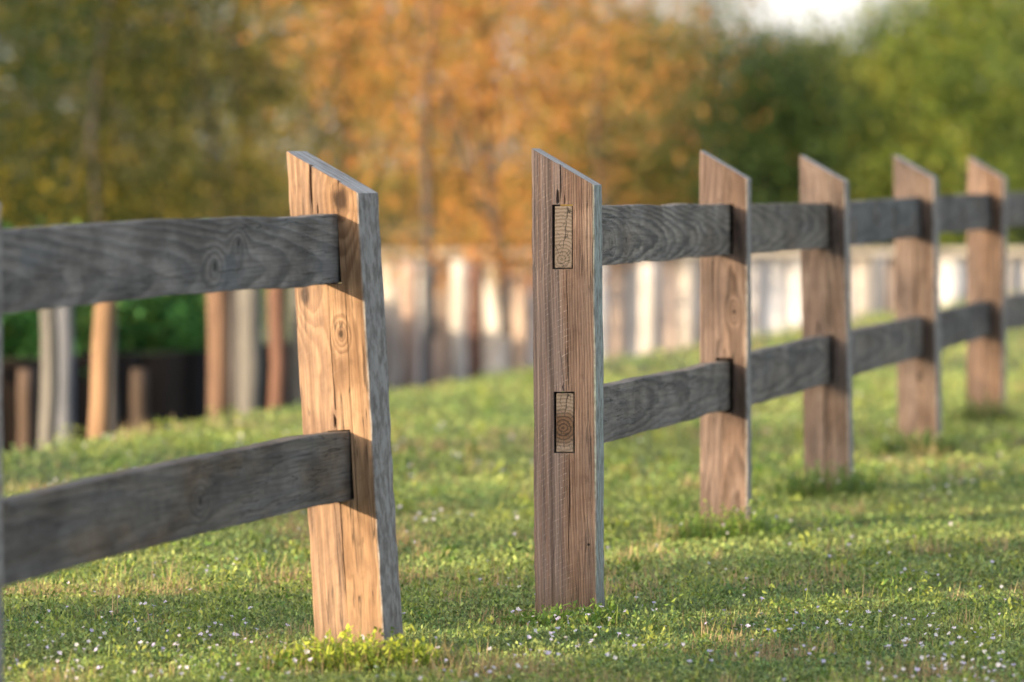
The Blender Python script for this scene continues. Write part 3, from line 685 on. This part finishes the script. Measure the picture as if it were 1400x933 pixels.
spec = [  # px, Y, zc0, zc1, rad, clumps, cols, name, label
 (-60, 62, -.1, 9, 2.4, 380, deep, 'broadleaf_tree', 'deep green tree on the far bank at the left edge of the picture'),
 (150, 70, -.1, 10, 2.6, 420, deep + darkg, 'broadleaf_tree', 'dark green tree behind the orange-trunked cypress'),
 (330, 66, .1, 8, 2.0, 190, darkg + mixd, 'broadleaf_tree', 'thin brownish green tree between the dark cypress and the leaning post'),
 (480, 78, .1, 9, 2.2, 300, olive, 'broadleaf_tree', 'olive tree on the far bank above the leaning post'),
 (660, 72, .1, 9, 2.4, 330, orange + mixd, 'broadleaf_tree', 'tawny orange tree behind the row of young cypresses'),
 (800, 80, .2, 8, 2.2, 190, orange[1:3] + mixd, 'broadleaf_tree', 'pale tawny tree above the sharply focused post'),
 (885, 70, .0, 2.7, 1.4, 150, [(.22, .24, .05), (.15, .2, .05), (.28, .24, .06)], 'broadleaf_tree', 'yellow-green bushy tree between the sharply focused post and the second post'),
 (975, 84, .0, 6.0, 1.0, 130, mixd + green, 'broadleaf_tree', 'hazy slim green tree above the second post of the long fence'),
 (1045, 68, -.1, 2.3, 1.0, 130, deep, 'shrub', 'dark rounded shrub between the second and third posts of the long fence'),
 (1120, 80, -.1, 2.65, 1.8, 190, green + mixd, 'shrub', 'low green shrub under the bright sky gap'),
 (1215, 72, -.1, 2.8, 1.0, 130, green, 'shrub', 'yellow-green shrub over the fourth post of the long fence'),
 (1290, 90, .0, 7.5, 1.1, 130, deep + mixd, 'broadleaf_tree', 'dark leafy tree right of the bright sky gap'),
 (1320, 68, -.1, 3.1, 1.3, 180, green, 'shrub', 'fresh green shrub over the farthest post'),
 (1400, 84, -.1, 9, 2.2, 260, deep, 'broadleaf_tree', 'tall deep green tree at the right edge of the picture'),
 (1470, 70, -.1, 3.6, 1.5, 170, deep + green, 'shrub', 'deep green shrub at the right edge of the picture'),
 (1650, 78, -.1, 8, 2.5, 220, green, 'broadleaf_tree', 'green tree beyond the right edge of the frame'),
 (-330, 70, -.1, 9, 2.6, 220, darkg, 'broadleaf_tree', 'dark green tree beyond the left edge of the frame'),
 (250, 100, .0, 3.2, 3.2, 190, deep + mixd, 'broadleaf_tree', 'low distant green tree seen through the gap left of the leaning post'),
 (60, 98, -.1, 9, 3.6, 520, deep + darkg, 'broadleaf_tree', 'distant dark green tree filling the gaps at the upper left'),
 (560, 104, .0, 6.5, 3.4, 300, mixd + olive, 'broadleaf_tree', 'distant brownish tree between the two nearest posts'),
 (870, 108, .0, 3.2, 3.2, 220, mixd + green, 'broadleaf_tree', 'distant low tree right of the sharply focused post'),
 (1130, 110, .0, 3.1, 3.0, 220, deep + green, 'broadleaf_tree', 'distant dark tree whose top meets the bright sky gap'),
 (1420, 112, .0, 8, 3.2, 200, deep, 'broadleaf_tree', 'distant dark tree at the upper right corner'),
]
for k, (px, Y_, z0, z1, rad, nc, cols, nm, lb) in enumerate(spec):
    tree(nm, lb, 'tree' if nm != 'shrub' else 'shrub', at(px, Y_), Y_, .07 if nm != 'shrub' else .04, z0, z1, rad, int(nc * .72), 130, .09, cols, 50 + k, gB if nm != 'shrub' else 'shrubs on the far bank', barkdark, sig=.33, trunkvis=False)
# low greenery on the far lawn, seen under the left upper rail
vg = [(.08, .24, .06), (.11, .30, .07), (.22, .34, .07), (.06, .18, .05)]
for k, (px, Y_, z1, rad, lb) in enumerate([(15, 29.75, .40, .5, 'bright green low bush at the left edge, under the upper rail'), (190, 30.75, .40, .42, 'bright green low bush right of the pale orange leaning piling'), (265, 31.2, .40, .42, 'green low bush left of the tan piling'), (-140, 29.4, .6, .5, 'green low bush beyond the left edge'), (105, 30.4, .40, .42, 'green low bush behind the pale orange leaning piling')]):
    tree('bush', lb, 'bush', at(px, Y_), Y_, .015, -.02, z1, rad, 90, 70, .045, vg, 90 + k, 'low bushes above the dark bulkhead', sig=.07, trunkvis=False)
# out of frame to the left: unseen shrubs, shaped and placed to shade most of the fence
def pp_of(X_, Y_): return -ty * X_ + tx * Y_
SH = [(7.55, 1.0, 380, 7.5, 'unseen tall broad shade shrub left of the camera, nearest of the row'),
      (9.80, .60, 420, 8.5, 'unseen narrow tall shade shrub left of the camera, second of the row'),
      (12.1, .9, 150, 10, 'unseen loose airy shade shrub left of the camera, third of the row'),
      (14.9, 1.1, 180, 12.5, 'unseen loose broad shade shrub left of the camera, farthest of the row'),
      (4.9, 1.3, 90, 6, 'unseen wide shade shrub behind the camera on the left')]
for k, (pp, rad, nc, al, lb) in enumerate(SH):
    al = al - 9.0
    tree('shade_shrub', lb, 'shrub', -ty * pp + tx * al, tx * pp + ty * al, .05, .1, 3.6, rad, nc, 70, .07, green, 120 + k, 'unseen shade-casting shrubs left of the camera', sig=.12, trunkvis=False, shape='col')

# ------------------------------------------------------------------ bulkheads and pilings
def boardwall(name, label, poly, ztops, zb, bw, cols, seed, gapcol, cap=None, capw=.35, capz=.1):
    r = random.Random(seed); Vb, Fb, Cb = [], [], []
    root = empty(name, (poly[0][0], poly[0][1], 0)); tag(root, label, 'wall')
    O = Vector((poly[0][0], poly[0][1], 0)); capV, capF = [], []
    for (a, b, za, zb_) in zip(poly[:-1], poly[1:], ztops[:-1], ztops[1:]):
        A = Vector((*a, 0)); B = Vector((*b, 0)); d = B - A; L = d.length; u = d / L; nrm = Vector((u.y, -u.x, 0)); s = 0
        while s < L:
            wd = bw * r.uniform(.6, 1.5); e = min(L, s + wd); out = r.uniform(.0, .06); c = r.choice(cols); q = r.uniform(.8, 1.15)
            zt = za + (zb_ - za) * (s / L) - r.uniform(0, .01)
            i = len(Vb); p0 = A + u * (s + .004) - O; p1 = A + u * (e - .004) - O
            for z in (zb, zt):
                for pp in (p0, p1):
                    for o_ in (out, -.1): v = pp + nrm * o_; Vb.append((v.x, v.y, z)); Cb.append([c[0] * q, c[1] * q, c[2] * q])
            Fb += [(i, i + 2, i + 6, i + 4), (i + 1, i + 5, i + 7, i + 3), (i, i + 4, i + 5, i + 1), (i + 2, i + 3, i + 7, i + 6), (i + 4, i + 6, i + 7, i + 5)]
            s = e
        if cap:
            i = len(capV)
            for (pp, z) in ((A, za), (B, zb_)):
                for o_, dz in ((.12, .003), (-capw, .003), (-capw, capz), (.12, capz)):
                    v = pp + nrm * o_ - O; capV.append((v.x, v.y, z + dz))
            capF += [(i + k, i + (k + 1) % 4, i + 4 + (k + 1) % 4, i + 4 + k) for k in range(4)] + [(i + 3, i + 2, i + 1, i), (i + 4, i + 5, i + 6, i + 7)]
    g = G(name + '_boards'); at_ = g.n('Attribute'); at_.attribute_name = 'col'; X, Y, Z = g.coords()
    nn = g.noise(g.xyz(g.mul(X, 6), g.mul(Y, 6), g.mul(Z, 2)), 1.5, 4)
    g.put(g.b.inputs['Base Color'], g.mix(g.step(nn, .35, .7, 0, .5), at_.outputs['Color'], (.25, .22, .2), 'MULTIPLY')); g.b.inputs['Roughness'].default_value = .85; g.b.inputs['Specular IOR Level'].default_value = .12
    np_mesh('planking', np.array(Vb), np.array(Fb), None, np.array(Cb), [g.m], root)
    if cap:
        me = bpy.data.meshes.new('cap'); me.from_pydata(capV, [], capF); me.update(); link('cap', me, [cap], root)
pale = [(.66, .66, .68), (.78, .78, .80), (.60, .57, .54), (.70, .68, .66), (.8, .8, .82), (.46, .43, .41), (.52, .42, .36), (.66, .64, .62), (.34, .34, .36), (.74, .72, .72)]
wt = [.27, .265, .26, .26, .255, .25]
boardwall('seawall', 'pale seawall of upright boards with a flat cream cap, behind the long fence', WALL, wt, -1.3, .19, pale, 5, None, M_conc, capw=.5, capz=.05)
shaded_boards = [(.02, .014, .01), (.04, .024, .015), (.008, .007, .007), (.06, .034, .02), (.006, .006, .009)]  # near-black timber: the shade on the bulkhead is put into the colour
boardwall('bulkhead', 'timber bulkhead across the canal with its shade painted into dark boards, seen between the left fence rails', FAR[1:] + [WALL[0]], [0.0] * 6, -1.3, .3, shaded_boards, 6, None)

def piling(px, Y_, wpx, ytop, label, c1, c2, lean=0.0, zb=-1.3):
    r_ = wpx * Y_ / F / 2; zt = zat(ytop, Y_); rnd = random.Random(int(px)); V, Fs = [], []
    limb(V, Fs, Vector((0, 0, zb)), Vector((lean, 0, zt)), r_ * 1.05, r_ * .95, rnd, seg=10, sides=14, wob=.008)
    me = bpy.data.meshes.new('piling'); me.from_pydata([tuple(v) for v in V], [], Fs); me.update()
    for pl in me.polygons: pl.use_smooth = len(pl.vertices) == 4
    o = link('piling', me, [plain('piling_wood', c1, c2, 7, stretch=(3, 3, .5))]); o.location = (at(px, Y_), Y_, 0)
    tag(o, label, 'piling', 'round timber pilings in the canal')
gy1, gy2 = (.08, .08, .08), (.14, .135, .13); rd1, rd2 = (.08, .04, .028), (.14, .07, .05); bl1, bl2 = (.08, .09, .115), (.13, .14, .17)
piling(66, 23, 26, 330, 'pale grey piling at far left under the upper rail', gy1, gy2)
piling(88, 28.4, 26, 330, 'blue-grey piling just right of the pale grey one at far left', bl1, bl2)
piling(118, 21.8, 30, 345, 'pale orange piling that leans to the right, under the left fence rail', (.14, .085, .048), (.24, .15, .09), lean=.075)
piling(150, 27, 18, 345, 'dark piling close behind the pale orange leaning one', (.08, .07, .07), (.14, .13, .12))
piling(34, 27.6, 22, 505, 'short brown piling against the dark bulkhead at far left', (.05, .032, .022), (.09, .06, .045))
piling(190, 28.6, 24, 505, 'short dark brown piling against the bulkhead, right of the pale orange one', (.03, .02, .014), (.055, .036, .026))
piling(299, 25.5, 32, 335, 'tan piling, leftmost of the cluster left of the leaning post', (.08, .045, .03), (.15, .09, .06))
piling(341, 26.5, 32, 335, 'light grey piling in the middle of the cluster left of the leaning post', gy1, gy2)
piling(320, 28.5, 22, 335, 'dark piling between the tan and the light grey pilings', (.05, .045, .045), (.1, .09, .09))
piling(379, 27, 24, 335, 'reddish piling nearest the leaning post on its left', rd1, rd2)
piling(408, 31, 24, 350, 'pale piling hidden partly by the leaning post', gy1, gy2)
piling(560, 42, 22, 356, 'pinkish brown piling left of the slim dark one', (.24, .17, .14), (.34, .25, .21))
piling(583, 40, 14, 362, 'slim dark piling in the gap between the two fences', (.04, .045, .055), (.09, .095, .11))
piling(628, 42.5, 22, 356, 'pale cream piling in the gap between the two fences', (.34, .32, .30), (.46, .43, .41))
piling(650, 43, 20, 360, 'reddish tan piling in the gap between the two fences', rd1, rd2)
piling(888, 42, 30, 358, 'grey piling between the sharply focused post and the second post', (.3, .28, .28), (.42, .4, .4))
piling(943, 43, 9, 356, 'thin dark piling just left of the second post', (.2, .19, .19), (.3, .28, .28))
piling(1205, 46.2, 18, 348, 'blue-grey piling between the third and fourth posts', bl1, bl2)
piling(1262, 46.3, 8, 348, 'thin grey piling behind the fourth post', (.3, .28, .28), (.42, .4, .4))
# pale handrail on the far lawn
hr = empty('handrail', (at(-40, 33), 33, 0)); tag(hr, 'pale horizontal handrail low on the far bank at the left edge', 'railing')
def boxm(name, x0, x1, y0, y1, z0, z1, m, par):
    V = [(x, y, z) for x in (x0, x1) for y in (y0, y1) for z in (z0, z1)]
    me = bpy.data.meshes.new(name); me.from_pydata(V, [], [(0, 1, 3, 2), (4, 6, 7, 5), (0, 4, 5, 1), (2, 3, 7, 6), (0, 2, 6, 4), (1, 5, 7, 3)]); me.update()
    o = link(name, me, [m], par); b = o.modifiers.new('b', 'BEVEL'); b.width = .005; return o
mh = plain('pale_painted_wood', (.5, .46, .4), (.6, .56, .5), 6)
boxm('top_rail', -1.2, .36, -.03, .03, .03, .12, mh, hr)
boxm('upright', -.9, -.83, .035, .1, -.05, .10, mh, hr); boxm('upright', .2, .27, .035, .1, -.05, .10, mh, hr)
